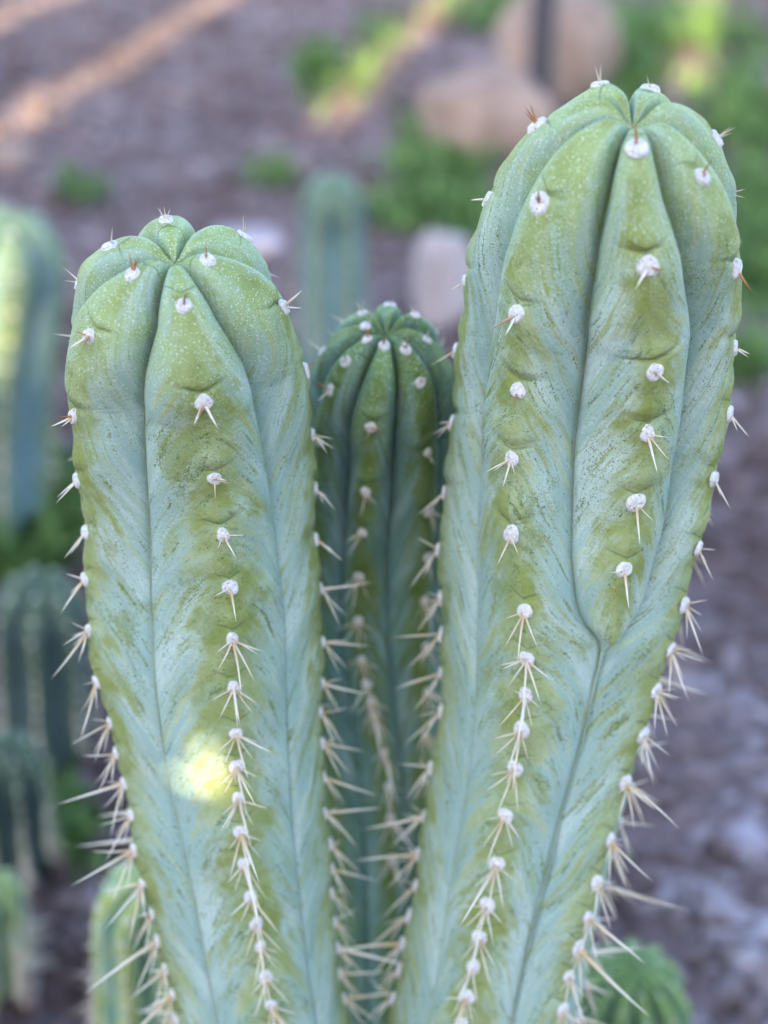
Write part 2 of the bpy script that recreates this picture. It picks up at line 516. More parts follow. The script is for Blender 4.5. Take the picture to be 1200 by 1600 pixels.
            over = np.exp(-((dcm - 1.15 * sc) / (0.55 * sc)) ** 2) * np.exp(-(a_ / (0.9 * sc)) ** 2)
            nf = (0.45 + 0.75 * upf + 0.5 * domef) * notch
            bumpm = (-0.0019 * brow + 0.0008 * chin + 0.0010 * over) * nf * sc
            # gentle unevenness of the rib
            une = 0.0007 * np.sin(prof * 55 + seeds[0] + 2.0 * ui) + 0.0006 * np.sin(prof * 128 + seeds[1] - 3 * ui)
            une = une * (1 - abs(ui) ** 4) * np.clip(rho / (0.3 * R_base), 0, 1)
            ge = 1 - (1 - g) * amp
            inward = Dd * ge + 0.0014 * seam * (0.1 + 0.9 * amp) * np.clip(rho / (0.25 * R_base), 0, 1) - bumpm * amp - une
            rr = rho - inward * nr_
            hh_off = -inward * nh_
            rr = np.maximum(rr, 0.0002)
            d_ = np.cos(th_)[:, None] * e0 + np.sin(th_)[:, None] * e1
            verts.append(C + d_ * rr[:, None] + tan * hh_off[:, None])
            aU.append((1 if ui >= 0 else -1) * (1 - (1 - abs(ui)) * amp * amp) * (0.955 + 0.045 * amp) if fade_rib is not None and i == fade_rib[0] else np.full(nv, ui)); aZ.append(prof * 100); aDz.append(dcm)
            aHf.append(np.clip((h - (S_top - 5.5 * R_base)) / (5.5 * R_base), 0, 1)); aR.append(np.full(nv, i + seed * 0.37))
            aArc.append(arc_cm)
    verts = np.array(verts)                                       # cols x nv x 3
    M = verts.shape[0]
    root_loc = Vector(P[0]); root_loc.z = 0
    root = empty(name, root_loc)
    tag(root, label, cat, group)
    off = np.array(root_loc)
    idx = np.arange(M * nv).reshape(M, nv)
    nx = np.roll(idx, -1, axis=0)
    faces = np.stack([idx[:, :-1], nx[:, :-1], nx[:, 1:], idx[:, 1:]], -1).reshape(-1, 4)
    flat_ = lambda L_: np.array(L_).reshape(-1)
    # close the pit with one centre vertex per column pair is unnecessary: the last ring is 0.2 mm wide
    body = obj('stem', mesh_np('stem', verts.reshape(-1, 3) - off, faces,
               {'u': flat_(aU), 'z': flat_(aZ), 'dz': flat_(aDz), 'hf': flat_(aHf), 'rib': flat_(aR), 'arc': flat_(aArc)}), mat, root)
    # ---- areoles and spines
    stuffV, stuffF, nst = [], [], 0
    cols_mid = ku // 2
    n_sep = 0
    order = sorted(range(N), key=lambda i: 0 if i in sep_ribs else 1)
    for i in order:
        col = verts[i * ku + cols_mid]
        colL = verts[(i * ku + cols_mid - 4) % M]; colR = verts[(i * ku + cols_mid + 4) % M]
        lst = sorted(ar[i], reverse=True)
        for kk, pv in enumerate(lst):
            if fade_rib is not None and i == fade_rib[0]:
                yy = np.interp(pv, prof, pyv)
                if yy > fade_rib[1]: continue
            f = float(np.interp(pv, prof, np.arange(nv)))
            k0 = int(min(max(f, 3), nv - 4))
            p = col[k0] * (1 - (f - k0)) + col[k0 + 1] * (f - k0)
            upv = col[k0 + 3] - col[k0 - 3]; upv /= np.linalg.norm(upv)
            sd_ = colR[k0] - colL[k0]; sd_ /= np.linalg.norm(sd_)
            n = np.cross(sd_, upv)
            if n @ (p - C[k0]) < 0 and h[k0] < S_base: n = -n
            if h[k0] >= S_base and n @ (nr_[k0] * (np.cos(cr[i][k0]) * e0[k0] + np.sin(cr[i][k0]) * e1[k0]) + nh_[k0] * tan[k0]) < 0: n = -n
            n /= np.linalg.norm(n)
            x = np.cross(upv, n); x /= np.linalg.norm(x); yv = np.cross(n, x)
            size = areole_r * R_base / 0.05 * r.uniform(0.9, 1.12)
            if prof[-1] - pv < 2.0 * R_base: size *= 1.08
            spin = r.uniform(-0.4, 0.4)
            xr = x * math.cos(spin) + yv * math.sin(spin); yr = np.cross(n, xr)
            Mw = Matrix(((xr[0], yr[0], n[0], 0), (xr[1], yr[1], n[1], 0), (xr[2], yr[2], n[2], 0), (0, 0, 0, 1)))
            Mw = Matrix.Translation(Vector(p - off + n * 0.0002)) @ Mw @ Matrix.Scale(size, 4)
            a = obj('areole', AREOLES[int(r.integers(0, 6))], None, root, Mw)
            if not spines: continue
            inv = Mw.inverted()
            age = (prof[-1] - pv) / (R_base)                      # in radii from the tip along the skin
            Ls = []                                               # (dir in (x, y, n), length m, mesh set)
            k_ = spine_scale
            if age < 1.0:
                for q in range(int(r.integers(2, 4))):
                    Ls.append(((r.uniform(-.5, .5), r.uniform(-.1, .7), 0.9), r.uniform(.004, .0075) * k_, SP_YOUNG))
            elif age < 2.6:
                for q in range(int(r.integers(1, 4))):
                    Ls.append(((r.uniform(-.8, .8), r.uniform(-.9, .4), 0.8), r.uniform(.004, .010) * k_, SP_YOUNG if r.random() < .35 else SP_STUB))
            elif age < 4.2:
                Ls.append(((r.uniform(-.25, .25), -0.75, 0.65), r.uniform(.009, .017) * k_, SP_MED))
                for q in range(int(r.integers(1, 4))):
                    Ls.append(((r.choice([-1, 1]) * r.uniform(.3, .9), r.uniform(-.9, .1), .5), r.uniform(.006, .012) * k_, SP_MED))
            else:
                Ls.append(((r.uniform(-.15, .2), -0.85, 0.55), r.uniform(.017, .026) * k_, SP_LONG))
                if r.random() < .55:
                    Ls.append(((r.uniform(-.35, .35), r.uniform(-.45, -.05), 0.95), r.uniform(.022, .034 if age < 6.5 else .043) * k_, SP_LONG))
                for sg in (-1, 1):
                    Ls.append(((sg * r.uniform(.35, .6), -.8, .4), r.uniform(.011, .020) * k_, SP_LONG))
                    if r.random() < .75:
                        Ls.append(((sg * r.uniform(.75, 1.1), r.uniform(-.6, -.2), .4), r.uniform(.007, .013) * k_, SP_MED))
                if r.random() < .6:
                    Ls.append(((r.uniform(-.7, .7), r.uniform(-.3, .1), .75), r.uniform(.010, .022) * k_, SP_LONG))
                if r.random() < .45:
                    Ls.append(((r.uniform(-.6, .6), .35, .8), r.uniform(.006, .011) * k_, SP_MED))
            for dvec, ln_, meshes in Ls:
                d = np.array(dvec, float); d /= np.linalg.norm(d)
                wd = x * d[0] + yv * d[1] + n * d[2]
                base = p - off + n * size * 0.22 + (x * d[0] * 0.42 + yv * (d[1] * 0.55)) * size
                zq = Vector(wd).to_track_quat('Z', 'Y') @ Quaternion((0, 0, 1), r.uniform(0, 6.28))
                Ms = Matrix.Translation(Vector(base)) @ zq.to_matrix().to_4x4() @ Matrix.Scale(ln_, 4)
                me = meshes[int(r.integers(0, len(meshes)))]
                if i in sep_ribs and n_sep < max_sep:
                    o = obj('spine', me, None, a, inv @ Ms); n_sep += 1
                else:
                    vv, ff = spine_arrays(0.032 if meshes is SP_LONG else 0.05, r.uniform(-.05, .1), 3, 5)
                    mm = np.array(Ms)
                    stuffV.append(vv @ mm[:3, :3].T + mm[:3, 3]); stuffF.append(ff + nst); nst += len(vv)
    if stuffV:
        st = obj('spine_cover', mesh_np('spine_cover', np.vstack(stuffV), np.vstack(stuffF)), SPINE_PLAIN, root)
        tag(st, kind='stuff')
    return root

m_ = NT('spine_plain')
_n = m_.noise(m_.coord('Object'), 90.0, 2)
SPINE_PLAIN = m_.out(m_.mix(m_.ss(_n, .35, .65), (0.55, 0.44, 0.32), (0.74, 0.67, 0.58)), 0.5, None, .4)

# ------------------------------------------------------------------ ground
def ground_material():
    m = NT('mulch_soil')
    g = m.coord('Object')
    a = m.noise(g, 1.3, 4, 0.6); b = m.noise(g, 7.0, 4, 0.65); c = m.noise(g, 60.0, 4, 0.7)
    col = m.ramp(b, [(0.30, (0.085, 0.060, 0.063)), (0.47, (0.165, 0.122, 0.128)), (0.60, (0.22, 0.172, 0.182)), (0.74, (0.32, 0.27, 0.30))])
    col = m.mix(m.ss(a, 0.42, 0.62, 0.0, 0.6), col, (0.19, 0.135, 0.13))
    col = m.mix(m.ss(c, 0.35, 0.75, 0.0, 0.5), col, (0.07, 0.05, 0.05))
    h = m.math('ADD', b, m.math('MULTIPLY', c, 0.3))
    return m.out(col, 0.95, m.bump(h, 0.8, 0.02), 0.2)
MULCH = ground_material()
nx_, ny_ = 150, 150
gx = np.concatenate([[-800, -200, -40], np.linspace(-8, 8, nx_), [40, 200, 800]])
gy = np.concatenate([[-800, -200, -40], np.linspace(-4, 12, ny_), [40, 200, 800]])
GX, GY = np.meshgrid(gx, gy, indexing='ij')
GZ = np.zeros_like(GX)
for i in range(GX.shape[0]):
    for j in range(GX.shape[1]):
        if abs(GX[i, j]) < 9 and -5 < GY[i, j] < 13:
            GZ[i, j] = 0.035 * mnoise.noise(Vector((GX[i, j] * 1.3, GY[i, j] * 1.3, 0))) + 0.02 * mnoise.noise(Vector((GX[i, j] * 4, GY[i, j] * 4, 3)))
gi = np.arange(GX.size).reshape(GX.shape)
gf = np.stack([gi[:-1, :-1], gi[1:, :-1], gi[1:, 1:], gi[:-1, 1:]], -1).reshape(-1, 4)
tag(obj('ground', mesh_np('ground', np.stack([GX, GY, GZ], -1).reshape(-1, 3), gf), MULCH), kind='structure')

def gz(x, y):
    return 0.035 * mnoise.noise(Vector((x * 1.3, y * 1.3, 0))) + 0.02 * mnoise.noise(Vector((x * 4, y * 4, 3)))

# bark chips and small stones strewn over the soil
def chip_material():
    m = NT('bark_chip')
    t = m.attr('tone')
    col = m.ramp(t, [(0.0, (0.08, 0.056, 0.057)), (0.35, (0.155, 0.114, 0.117)), (0.6, (0.235, 0.185, 0.195)), (0.8, (0.29, 0.24, 0.26)), (1.0, (0.42, 0.37, 0.41))])
    return m.out(m.mix(m.ss(m.noise(m.coord('Object'), 120.0, 3), .3, .7, 0, .35), col, (0.06, 0.04, 0.04)), 0.9, None, 0.2)
n_ch = 15000
cy = 0.35 + 7.0 * rng.random(n_ch) ** 1.5
cx = rng.uniform(-1, 1, n_ch) * (0.35 + 0.42 * cy)
patch = np.array([mnoise.noise(Vector((x * 1.6 + 7, y * 1.6, 9))) for x, y in zip(cx, cy)])
box = np.array([(sx, sy, sz) for sx in (-1, 1) for sy in (-1, 1) for sz in (-1, 1)], float)
bf = np.array([(0, 1, 3, 2), (4, 6, 7, 5), (0, 4, 5, 1), (2, 3, 7, 6), (0, 2, 6, 4), (1, 5, 7, 3)])
V, Fa, Ta = [], [], []
for i in range(n_ch):
    L_ = rng.uniform(0.006, 0.03); 
    b = box * np.array([L_, L_ * rng.uniform(.25, .8), L_ * rng.uniform(.12, .35)]) * rng.uniform(0.6, 1.2, (8, 3))
    q = Quaternion((rng.normal() * .3, rng.normal() * .3, rng.normal(), rng.normal())); q.normalize()
    Rm = np.array(q.to_matrix())
    V.append(b @ Rm.T + [cx[i], cy[i], gz(cx[i], cy[i]) + 0.002]); Fa.append(bf + 8 * i)
    Ta.append(np.full(8, np.clip(rng.beta(1.6, 2.2) + 0.55 * patch[i], 0, 1)))
tag(obj('bark_mulch', mesh_np('bark_mulch', np.vstack(V), np.vstack(Fa), {'tone': np.concatenate(Ta)}, smooth=False), chip_material()),
    'purplish brown bark chips and grit strewn over the soil', 'mulch', kind='stuff')

# ------------------------------------------------------------------ added unseen board blocker behind the photographer (throws the shade, slots let in streaks)
FY = -8.0
def wood_material():
    m = NT('blocker_wood')
    n = m.noise(m.coord('Object'), 6.0, 4, 0.6)
    return m.out(m.mix(n, (0.16, 0.13, 0.10), (0.30, 0.25, 0.20)), 0.9, None, 0.2)
WOOD = wood_material()
def shade_x(P):
    """where the sunbeam through point P crosses the fence plane: x and height"""
    k = (P[1] - FY) / SUN_DIR.y
    return P[0] - SUN_DIR.x * k, P[2] - SUN_DIR.z * k
BW = 0.19
fx0, nb = -10.0, 82
gaps = []
def add_gap(x, half, lo, hi):
    gaps.append((x - half, x + half, lo, hi))
for (xa, ya, wpx, lo_px) in ((600, 95, 30, 195), (175, 105, 27, 215), (1085, 70, 26, 145), (30, 20, 24, 50)):
    G = ground(xa, ya)
    x_, z_ = shade_x(G)
    dpt = (G - CAM) @ FWD
    lo_ = shade_x(ground(xa, lo_px))[1]
    add_gap(x_, wpx * dpt / F, lo_, 12)
# beam that falls on the stem at the picture's left edge
LIT = at(-18, 440, 1.55)
x_, z_ = shade_x(LIT)
add_gap(x_ - 0.015, 0.042, z_ - 0.12, z_ + 0.10)
# beam that reaches the front of the left column low down
x_, z_ = shade_x(at(308, 1196, 0.560))
add_gap(x_, 0.055, z_ - 0.055, z_ + 0.055)
light_blocker = empty('added_board_blocker', (fx0 + nb * BW / 2, FY, 0))
tag(light_blocker, 'added unseen board screen with slots that shape the shade and sun streaks', 'light_blocker')
nbd = [0]
def board(x0, x1, z0, z1):
    nbd[0] += 1
    yo = 0.014 if nbd[0] % 2 else -0.014
    b = box * np.array([(x1 - x0) / 2 + .004, 0.012, (z1 - z0) / 2]) + [(x0 + x1) / 2 - light_blocker.location.x, yo, (z0 + z1) / 2]
    obj('board', mesh_np('board', b, bf, smooth=False), WOOD, light_blocker)
FTOP = 6.6
edges = sorted(set([fx0, fx0 + nb * BW] + [e for g in gaps for e in g[:2]]))
for a_, b_ in zip(edges[:-1], edges[1:]):
    mid = 0.5 * (a_ + b_)
    hit = [g for g in gaps if g[0] < mid < g[1]]
    k = max(1, round((b_ - a_) / BW))
    for q in range(k):
        s0, s1 = a_ + (b_ - a_) * q / k, a_ + (b_ - a_) * (q + 1) / k
        if hit:
            board(s0, s1, 0, hit[0][2])
            if hit[0][3] < FTOP: board(s0, s1, hit[0][3], FTOP)
        else:
            board(s0, s1, 0, FTOP)

# ------------------------------------------------------------------ the three columns in front
def bend(y_ref, d_ref, y_lo, b_lo, y_hi, b_hi):
    """depth of a centre line that leans b_lo degrees off the picture plane below y_lo and b_hi above y_hi"""
    ys = np.arange(100.0, 1700.0, 2.0)
    be = np.radians(b_hi + (b_lo - b_hi) * smoothstep(y_hi, y_lo, ys))
    lg = np.concatenate([[0], np.cumsum(np.tan(be[:-1]) * 2.0 / F)])
    return lambda y: float(d_ref * math.exp(np.interp(y, ys, lg) - np.interp(y_ref, ys, lg)))
DL = bend(700, 0.556, 1050, 15, 380, 46)
DR = bend(700, 0.567, 1000, 15, 160, 46)
DM = bend(740, 0.650, 1100, 20, 500, 50)

# left column: six ribs  (order by angle)
axL = [(y, x, DL(y), w) for y, x, w in ((560, 286, 182), (620, 293, 186), (700, 301, 186), (800, 310, 184), (900, 316, 183), (1000, 324, 178), (1100, 337, 167),
       (1200, 350, 157), (1300, 362, 149), (1400, 378, 141), (1500, 394, 135), (1600, 412, 131))]
ribsL = [[(380, -175), (1600, -178)],                                             # back
         [(380, -118), (600, -122), (1600, -125)],                                # back left
         [(380, -58), (525, -56), (650, -66), (900, -70), (1100, -76), (1600, -76)],   # left
         [(380, 2), (476, 5), (627, 8), (748, 8), (835, 10), (918, 13), (998, 11), (1076, 10), (1147, 8), (1248, 5), (1349, 4), (1444, 6), (1600, 7)],
         [(380, 62), (480, 66), (580, 80), (700, 86), (1600, 86)],                # right
         [(380, 122), (600, 128), (1600, 134)]]
valL = {2: [(380, -27), (500, -21), (600, -27), (700, -31), (850, -31), (1000, -32), (1150, -38), (1250, -40), (1350, -36), (1600, -38)],
        3: [(380, 32), (500, 34), (600, 43), (700, 46), (850, 51), (1000, 54), (1150, 50), (1300, 48), (1600, 47)]}
arL = {2: [428, 525, 650, 750, 832, 905, 985, 1065, 1130, 1178, 1225, 1275, 1327, 1380, 1427, 1470, 1515, 1555, 1595],
       3: [476, 627, 748, 835, 918, 998, 1076, 1147, 1199, 1248, 1299, 1349, 1402, 1444, 1481, 1528, 1570, 1610],
       4: [406, 480, 580, 680, 763, 842, 920, 1003, 1068, 1113, 1162, 1215, 1270, 1320, 1358, 1395, 1440, 1480, 1520, 1560]}
build_cactus('columnar_cactus', 'blue green six ribbed cactus column with a pale yellow patch low on its front', 'cactus', None,
             axL, (390, 271, DL(390)), 2.0, 2.7, ribsL, valL, arL, SKIN, seed=1, sep_ribs=(3, 2, 4), depth_low=0.17, depth_up=0.27)

# right column: seven ribs, one ends half way down
axR = [(y, x, DR(y), w) for y, x, w in ((450, 941, 213), (500, 937, 213), (600, 925, 213), (700, 912, 211), (800, 899, 208), (900, 884, 197), (1000, 868, 180),
       (1100, 853, 167), (1200, 836, 159), (1300, 817, 155), (1400, 795, 150), (1500, 775, 147), (1600, 757, 146))]
ribsR = [[(150, -142), (1000, -148), (1600, -146)],                               # back left
         [(150, -97), (600, -90), (850, -86), (1600, -84)],                       # left
         [(150, -45), (320, -43), (490, -34), (600, -31), (850, -25), (955, -14), (1100, -9), (1250, -11), (1400, -10), (1600, -13)],   # front left
         [(150, 8), (232, 8), (415, 22), (600, 24), (785, 23), (890, 22), (1003, 26), (1060, 26.5), (1150, 26.0), (1280, 22), (1400, 21), (1600, 19)],   # ends half way
         [(150, 60), (276, 60), (420, 74), (600, 75), (850, 63), (1000, 64), (1200, 60), (1400, 50), (1600, 48)],                       # right
         [(150, 122), (600, 120), (1000, 114), (1600, 108)],
         [(150, 172), (1000, 168), (1600, 168)]]
valR = {1: [(150, -71), (300, -66), (440, -59), (600, -66), (700, -67), (860, -60), (1000, -52), (1130, -50), (1250, -48), (1420, -46), (1600, -43)],
        2: [(150, -19), (300, -8), (450, -4), (600, -6), (720, -5), (880, 1), (945, 7), (975, 12), (995, 19), (1006, 25.6), (1040, 26.2), (1150, 25.8), (1280, 21.8), (1400, 20.8), (1600, 18.8)],
        3: [(150, 34), (300, 38), (400, 48), (500, 53), (600, 54), (700, 53), (850, 50), (945, 46), (975, 41), (995, 34), (1006, 27.2), (1040, 26.8), (1150, 26.3), (1280, 22.3), (1400, 21.3), (1600, 19.3)]}
arR = {1: [197, 310, 443, 548, 660, 770, 860, 935, 990, 1052, 1112, 1200, 1275, 1335, 1383, 1430, 1475, 1515, 1560],
       2: [318, 490, 610, 716, 835, 955, 1030, 1085, 1140, 1203, 1275, 1352, 1413, 1464, 1512, 1558, 1600],
       3: [232, 415, 580, 677, 785, 890],
       4: [276, 420, 543, 645, 748, 858, 945, 1015, 1080, 1148, 1225, 1313, 1380, 1432, 1480, 1528, 1578]}
build_cactus('columnar_cactus', 'tallest and thickest blue green cactus column with a front rib ending half way down', 'cactus', None,
             axR, (170, 995, DR(170)), 1.55, 2.6, ribsR, valR, arR, SKIN, seed=2, sep_ribs=(2, 3, 4, 1), fade_rib=(3, 950), depth_low=0.17, depth_up=0.27)

# middle column: eight ribs, standing behind and between
axM = [(y, x, DM(y), w) for y, x, w in ((640, 597, 117), (740, 595, 120), (860, 591, 120), (1000, 590, 117), (1150, 596, 110), (1300, 604, 98), (1450, 606, 88))]
ribsM = [[(500, -135), (1450, -146)], [(500, -92), (1450, -102)], [(500, -46), (668, -53), (1450, -58)], [(500, -2), (668, -8), (900, -14), (1030, -13), (1100, -4), (1200, 4), (1450, 4)],
         [(500, 42), (668, 38), (1450, 36)], [(500, 88), (1450, 80)], [(500, 133), (1450, 124)], [(500, 178), (1450, 168)]]
arM = {2: [532, 565, 610, 690, 770, 850, 930, 1010, 1090, 1170], 3: [540, 668, 766, 832, 903, 970, 1032, 1068, 1095, 1117, 1178, 1229, 1280, 1340],
       4: [545, 598, 708, 800, 870, 940, 1010, 1080, 1150, 1220, 1290], 1: [505, 548, 600, 680], 5: [530, 600, 700, 800]}
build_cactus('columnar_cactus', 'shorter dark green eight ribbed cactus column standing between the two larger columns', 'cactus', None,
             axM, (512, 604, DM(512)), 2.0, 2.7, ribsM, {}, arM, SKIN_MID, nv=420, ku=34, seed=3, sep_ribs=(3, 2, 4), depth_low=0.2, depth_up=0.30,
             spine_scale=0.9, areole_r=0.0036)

# ------------------------------------------------------------------ young offsets at the foot of the clump
def simple_axis(px, rows):
    return [(y, px + dx, d, w) for (y, dx, d, w) in rows]
def even_ribs(n, y0, y1, start, twist=0.0):
    return [[(y0, start + 360.0 * i / n), (y1, start + 360.0 * i / n + twist)] for i in range(n)]

build_cactus('columnar_cactus', 'young lime edged cactus offset low behind the foot of the yellow patched column', 'cactus', None,
             [(1440, 222, 0.90, 76), (1520, 224, 0.93, 80), (1600, 228, 0.96, 80)], (1366, 232, 0.86), None, 2.1,
             even_ribs(7, 1350, 1700, -172, -4), {}, {}, SKIN_LIME, nv=160, ku=20, seed=5, depth_low=0.25, depth_up=0.32, spine_scale=0.8,
             sep_ribs=(3, 4), max_sep=80)
build_cactus('columnar_cactus', 'small dark green many ribbed cactus dome beside the foot of the tallest column', 'cactus', None,
             [(1590, 985, 0.98, 88), (1640, 985, 1.0, 90), (1700, 983, 1.03, 90)], (1512, 990, 0.93), None, 2.3,
             even_ribs(11, 1480, 1750, -176, 4), {}, {}, SKIN_GREEN, nv=140, ku=14, seed=6, depth_low=0.25, depth_up=0.33, spine_scale=0.5,
             sep_ribs=(4, 5, 6), max_sep=120, areole_r=0.0016)

# ------------------------------------------------------------------ other cacti farther back in the bed
NOA = {i: [] for i in range(12)}
def far_cactus(label, px, top_y, base_y, depth, w, mat, n=6, tilt=0.0, seed=10, start=-160):
    d2 = depth * 1.06
    dome = top_y + w * 0.9
    rows = [(dome, px, depth, w), ((dome + base_y) / 2, px + tilt * 0.5, (depth + d2) / 2, w * 1.02), (base_y, px + tilt, d2, w)]
    ar_ = {i: [] for i in range(n)}
    ar_ = {}
    return build_cactus('columnar_cactus', label, 'cactus', 'cacti farther back in the bed', rows, (top_y, px, depth * 0.97), None, 2.1,
                        even_ribs(n, top_y - 60, base_y + 300, start), {}, ar_, mat, nv=110, ku=14, seed=seed, depth_low=0.24, depth_up=0.34, areole_r=0.0022)
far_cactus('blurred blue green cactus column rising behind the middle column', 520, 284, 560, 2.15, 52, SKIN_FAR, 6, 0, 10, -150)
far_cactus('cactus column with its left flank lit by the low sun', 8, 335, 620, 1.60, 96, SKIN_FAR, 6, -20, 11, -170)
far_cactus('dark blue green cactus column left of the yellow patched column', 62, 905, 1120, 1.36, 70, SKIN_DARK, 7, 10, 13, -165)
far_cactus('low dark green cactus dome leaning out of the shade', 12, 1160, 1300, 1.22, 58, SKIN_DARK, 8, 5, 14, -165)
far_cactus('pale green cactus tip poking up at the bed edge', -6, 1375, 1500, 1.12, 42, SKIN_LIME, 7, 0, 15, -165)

# ------------------------------------------------------------------ stones
def stone_material(name, c1, c2):
    m = NT(name)
    oc = m.coord('Object')
    n = m.noise(oc, 6.0, 4, 0.6); n2 = m.noise(oc, 40.0, 4, 0.7)
    col = m.mix(m.ss(n, 0.3, 0.7), c1, c2)
    col = m.mix(m.ss(n2, 0.5, 0.8, 0, 0.4), col, (0.12, 0.09, 0.08))
    return m.out(col, 0.9, m.bump(n2, 0.6, 0.01), 0.25)
def stone(name, label, cat, loc, size, rz, seed, mat, group=None):
    bm = bmesh.new()
    bmesh.ops.create_icosphere(bm, subdivisions=4, radius=1)
    for v in bm.verts:
        p = v.co.copy()
        k = 1 + 0.22 * mnoise.noise(p * 1.1 + Vector((seed, 0, 0))) + 0.10 * mnoise.noise(p * 2.6 + Vector((0, seed, 0))) + 0.03 * mnoise.noise(p * 7)
        q = p * k
        q.x = math.copysign(abs(q.x) ** 0.85, q.x); q.y = math.copysign(abs(q.y) ** 0.85, q.y); q.z = math.copysign(abs(q.z) ** 0.8, q.z)
        v.co = Vector((q.x * size[0], q.y * size[1], q.z * size[2]))
    me = bpy.data.meshes.new(name); bm.to_mesh(me); bm.free()
    for p in me.polygons: p.use_smooth = True
    o = obj(name, me, mat)
    o.location = loc; o.rotation_euler = (0, 0, rz)
    tag(o, label, cat, group)
    return o
TAN = stone_material('sandstone', (0.25, 0.175, 0.145), (0.38, 0.28, 0.235))
PALE = stone_material('pale_stone', (0.36, 0.30, 0.31), (0.52, 0.45, 0.47))
GREY = stone_material('grey_stone', (0.28, 0.24, 0.28), (0.42, 0.38, 0.44))
def on_ground(px, py):
    g = ground(px, py); return Vector((g[0], g[1], gz(g[0], g[1])))
def gdepth(px, py):
    return float((ground(px, py) - CAM) @ FWD)
g = on_ground(760, 225); s_ = gdepth(760, 225) / F
stone('boulder', 'pinkish tan boulder, the lower one left of the dark post', 'boulder', g + Vector((0, 0, 45 * s_)), (98 * s_, 90 * s_, 74 * s_), 0.3, 3, TAN)
g = on_ground(862, 140); s_ = gdepth(862, 140) / F
stone('boulder', 'large pinkish tan boulder that the dark post stands against', 'boulder', g + Vector((0, 0, 55 * s_)), (100 * s_, 90 * s_, 90 * s_), 1.3, 8, TAN)
g = on_ground(688, 500); s_ = gdepth(688, 500) / F
stone('standing_stone', 'pale pinkish upright stone behind the tallest column', 'stone', g + Vector((0, 0, 65 * s_)), (48 * s_, 40 * s_, 84 * s_), 0.7, 9, PALE)
for i, (px, py, w, mat, lab) in enumerate(((385, 390, 62, GREY, 'lilac grey stone lying between the sunlit streak and the left column top'),
        (445, 270, 40, TAN, 'small brownish stone behind the blurred blue green column'), (18, 255, 46, TAN, 'brown stone lying behind the sunlit column'),
        (1165, 1330, 40, GREY, 'small lilac grey stone lying on the open mulch'))):
    g = on_ground(px, py); s_ = gdepth(px, py) / F
    stone('garden_stone', lab, 'stone', g + Vector((0, 0, 8 * s_)), (w * s_, w * 0.8 * s_, w * 0.42 * s_), i * 0.8, 20 + i, mat, 'loose garden stones')

# dark post in front of the large boulder
g = on_ground(838, 192); s_ = gdepth(838, 192) / F
bm = bmesh.new()
prof_ = [(0.92, -0.1), (0.92, 0.0), (1.0, 0.01), (1.0, 0.62), (1.12, 0.63), (1.12, 0.66), (1.0, 0.67), (1.0, 0.9), (0.8, 0.915), (0.0, 0.92)]
nseg = 20; rings = []
for rr, zz in prof_:
    rings.append([bm.verts.new((rr * 20 * s_ * math.cos(2 * math.pi * j / nseg), rr * 20 * s_ * math.sin(2 * math.pi * j / nseg), zz)) for j in range(nseg)])
for a_, b_ in zip(rings[:-1], rings[1:]):
    for j in range(nseg): bm.faces.new((a_[j], a_[(j + 1) % nseg], b_[(j + 1) % nseg], b_[j]))
bmesh.ops.remove_doubles(bm, verts=bm.verts, dist=1e-5)
me = bpy.data.meshes.new('garden_post'); bm.to_mesh(me); bm.free()
mp = NT('post_paint'); PM = mp.out(mp.mix(mp.noise(mp.coord('Object'), 14.0, 3), (0.035, 0.035, 0.05), (0.07, 0.068, 0.085)), 0.6)
po = obj('garden_post', me, PM); po.location = g
tag(po, 'dark grey garden post standing against the large tan boulder', 'post')

# ------------------------------------------------------------------ weeds (one mass of low green leaves)
def leaf_material(name, c1, c2):
    m = NT(name)
    t = m.attr('tone')
    col = m.mix(t, c1, c2)
    m.put(m.b.inputs['Subsurface Weight'], 0.0)
    tr = m.t.nodes.new('ShaderNodeBsdfTranslucent'); m.put(tr.inputs[0], col)
    mx = m.t.nodes.new('ShaderNodeMixShader'); mx.inputs[0].default_value = 0.3
    out = m.t.nodes['Material Output']
    m.out(col, 0.6, None, 0.3)
    m.t.links.new(m.b.outputs[0], mx.inputs[1]); m.t.links.new(tr.outputs[0], mx.inputs[2]); m.t.links.new(mx.outputs[0], out.inputs[0])
    return m.m
WEED = leaf_material('weed_leaf', (0.065, 0.14, 0.045), (0.20, 0.32, 0.10))
leafshape = np.array([(0, 0, 0), (0.16, 0.25, .05), (0.2, 0.6, .1), (0, 1, .05), (-0.2, 0.6, .1), (-0.16, 0.25, .05)])
V, Fq, Tn = [], [], []
def leaf(base, length, yaw, pitch, tone):
    c, s__ = math.cos(yaw), math.sin(yaw)
    L_ = leafshape * length
    y = L_[:, 1] * math.cos(pitch) - L_[:, 2] * math.sin(pitch); z = L_[:, 1] * math.sin(pitch) + L_[:, 2] * math.cos(pitch)
    x = L_[:, 0]
    k = len(V) * 6
    V.append(np.stack([c * x - s__ * y, s__ * x + c * y, z], -1) + base)
    Fq.append([(k, k + 1, k + 2, k + 5), (k + 5, k + 2, k + 3, k + 4)]); Tn.append(np.full(6, tone))
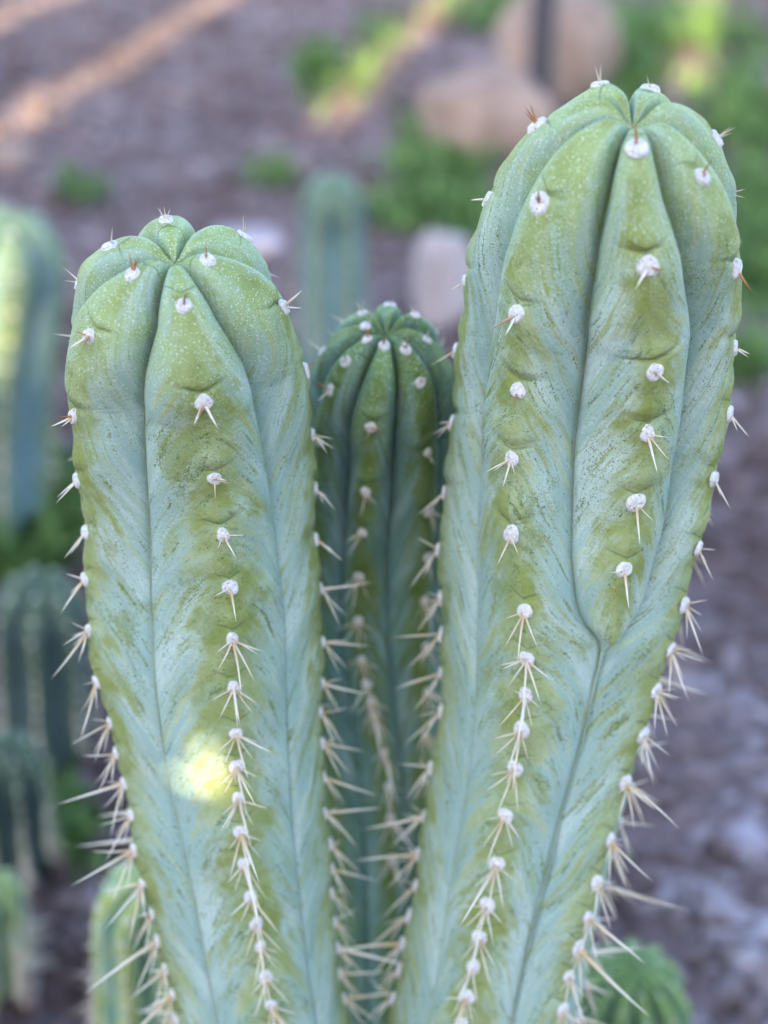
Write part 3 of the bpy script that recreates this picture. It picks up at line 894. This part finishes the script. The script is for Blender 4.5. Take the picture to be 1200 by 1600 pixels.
patches = [  # px, py, spread px x, spread px y, leaves, leaf length m
    (690, 205, 50, 25, 160, .07), (690, 270, 70, 40, 300, .07), (655, 345, 70, 22, 260, .06), (500, 130, 40, 35, 120, .08), (740, 360, 50, 30, 160, .06),
    (775, 25, 90, 25, 160, .09), (960, 90, 60, 60, 240, .08), (1060, 60, 120, 50, 280, .09), (1150, 190, 70, 60, 300, .08), (1185, 330, 40, 70, 220, .07),
    (1170, 440, 40, 40, 240, .06), (1165, 585, 40, 25, 160, .05), (990, 150, 40, 40, 120, .07), (1190, 470, 30, 30, 120, .06), (430, 290, 40, 20, 60, .06),
    (130, 310, 40, 20, 60, .06), (30, 800, 50, 50, 420, .085), (70, 860, 40, 40, 360, .08), (10, 900, 50, 40, 260, .08), (600, 60, 40, 40, 130, .05), (560, 130, 30, 30, 90, .05), (1100, 40, 30, 30, 60, .05), (110, 1330, 40, 50, 60, .05), (60, 1300, 30, 40, 60, .05)]
for (px, py, sx, sy, nl, ll) in patches:
    for _ in range(nl):
        g = ground(px + rng.normal() * sx * 0.55, py + rng.normal() * sy * 0.55)
        leaf(np.array([g[0], g[1], gz(g[0], g[1]) + rng.uniform(0, .5) * ll]), ll * rng.uniform(.5, 1.1), rng.uniform(0, 6.28), rng.uniform(.2, 1.3), rng.beta(2, 2))
tag(obj('weeds', mesh_np('weeds', np.vstack(V), np.vstack(Fq), {'tone': np.concatenate(Tn)}, smooth=False), WEED),
    'low bright green weeds growing in patches over the mulch', 'weeds', kind='stuff')

# ------------------------------------------------------------------ added unseen leaf gobo behind the photographer: its gaps shape one fleck of sun
V, Fq, Tn = [], [], []
tgt = at(308, 1196, 0.560)
sd3 = np.array(SUN_DIR)
ctr = tgt - sd3 * 2.2
ax1 = np.cross(sd3, [0, 0, 1]); ax1 /= np.linalg.norm(ax1); ax2 = np.cross(ax1, sd3)
rs = np.random.default_rng(5)
def gap_to_axis(poly):
    """distance from the origin to a closed outline, 0 when inside"""
    d = 9.0; inside = False
    for (x0, y0), (x1, y1) in zip(poly, np.roll(poly, -1, axis=0)):
        t = np.clip(-(x0 * (x1 - x0) + y0 * (y1 - y0)) / ((x1 - x0) ** 2 + (y1 - y0) ** 2 + 1e-12), 0, 1)
        d = min(d, math.hypot(x0 + t * (x1 - x0), y0 + t * (y1 - y0)))
        if (y0 > 0) != (y1 > 0) and 0 < x0 - y0 * (x1 - x0) / (y1 - y0): inside = not inside
    return 0.0 if inside else d
n_leaf = 0
while n_leaf < 1500:
    rad = 0.19 * rs.random() ** 0.8; th0 = rs.uniform(0, 6.283)
    a_, b_, c_ = rad * math.cos(th0), rad * math.sin(th0), rs.uniform(-.05, .05)
    ang = rs.uniform(0, 6.28); ca, sa = math.cos(ang), math.sin(ang)
    ls = (leafshape - [0, .5, 0]) * 0.038
    xx, yy = ca * ls[:, 0] * 1.5 - sa * ls[:, 1], sa * ls[:, 0] * 1.5 + ca * ls[:, 1]
    if min(gap_to_axis(np.stack([a_ + xx - gx0, b_ + yy - gy0], -1)) / gr0 for gx0, gy0, gr0 in ((-.010, -.008, .0014), (.007, -.007, .0018), (.005, .009, .0013))) < 1: continue
    k = len(V) * 6
    V.append(ctr + ax1 * a_ + ax2 * b_ + sd3 * c_ + xx[:, None] * ax1 + yy[:, None] * ax2 + ls[:, 2][:, None] * sd3)
    Fq.append([(k, k + 1, k + 2, k + 5), (k + 5, k + 2, k + 3, k + 4)]); Tn.append(np.full(6, rs.random())); n_leaf += 1
sb = empty('added_leaf_gobo', (ctr[0], ctr[1], 0))
tag(sb, 'added unseen leafy shrub standing behind the photographer', 'gobo')
off = np.array([ctr[0], ctr[1], 0])
fo = obj('gobo_leaves', mesh_np('gobo_leaves', np.vstack(V) - off, np.vstack(Fq), {'tone': np.concatenate(Tn)}, smooth=False), WEED, sb); fo['kind'] = 'stuff'
sv, sf = spine_arrays(0.012, 0.02, 6, 8)
obj('gobo_stem', mesh_np('gobo_stem', sv * np.array([1, 1, ctr[2] - 0.05]), sf), WOOD, sb)
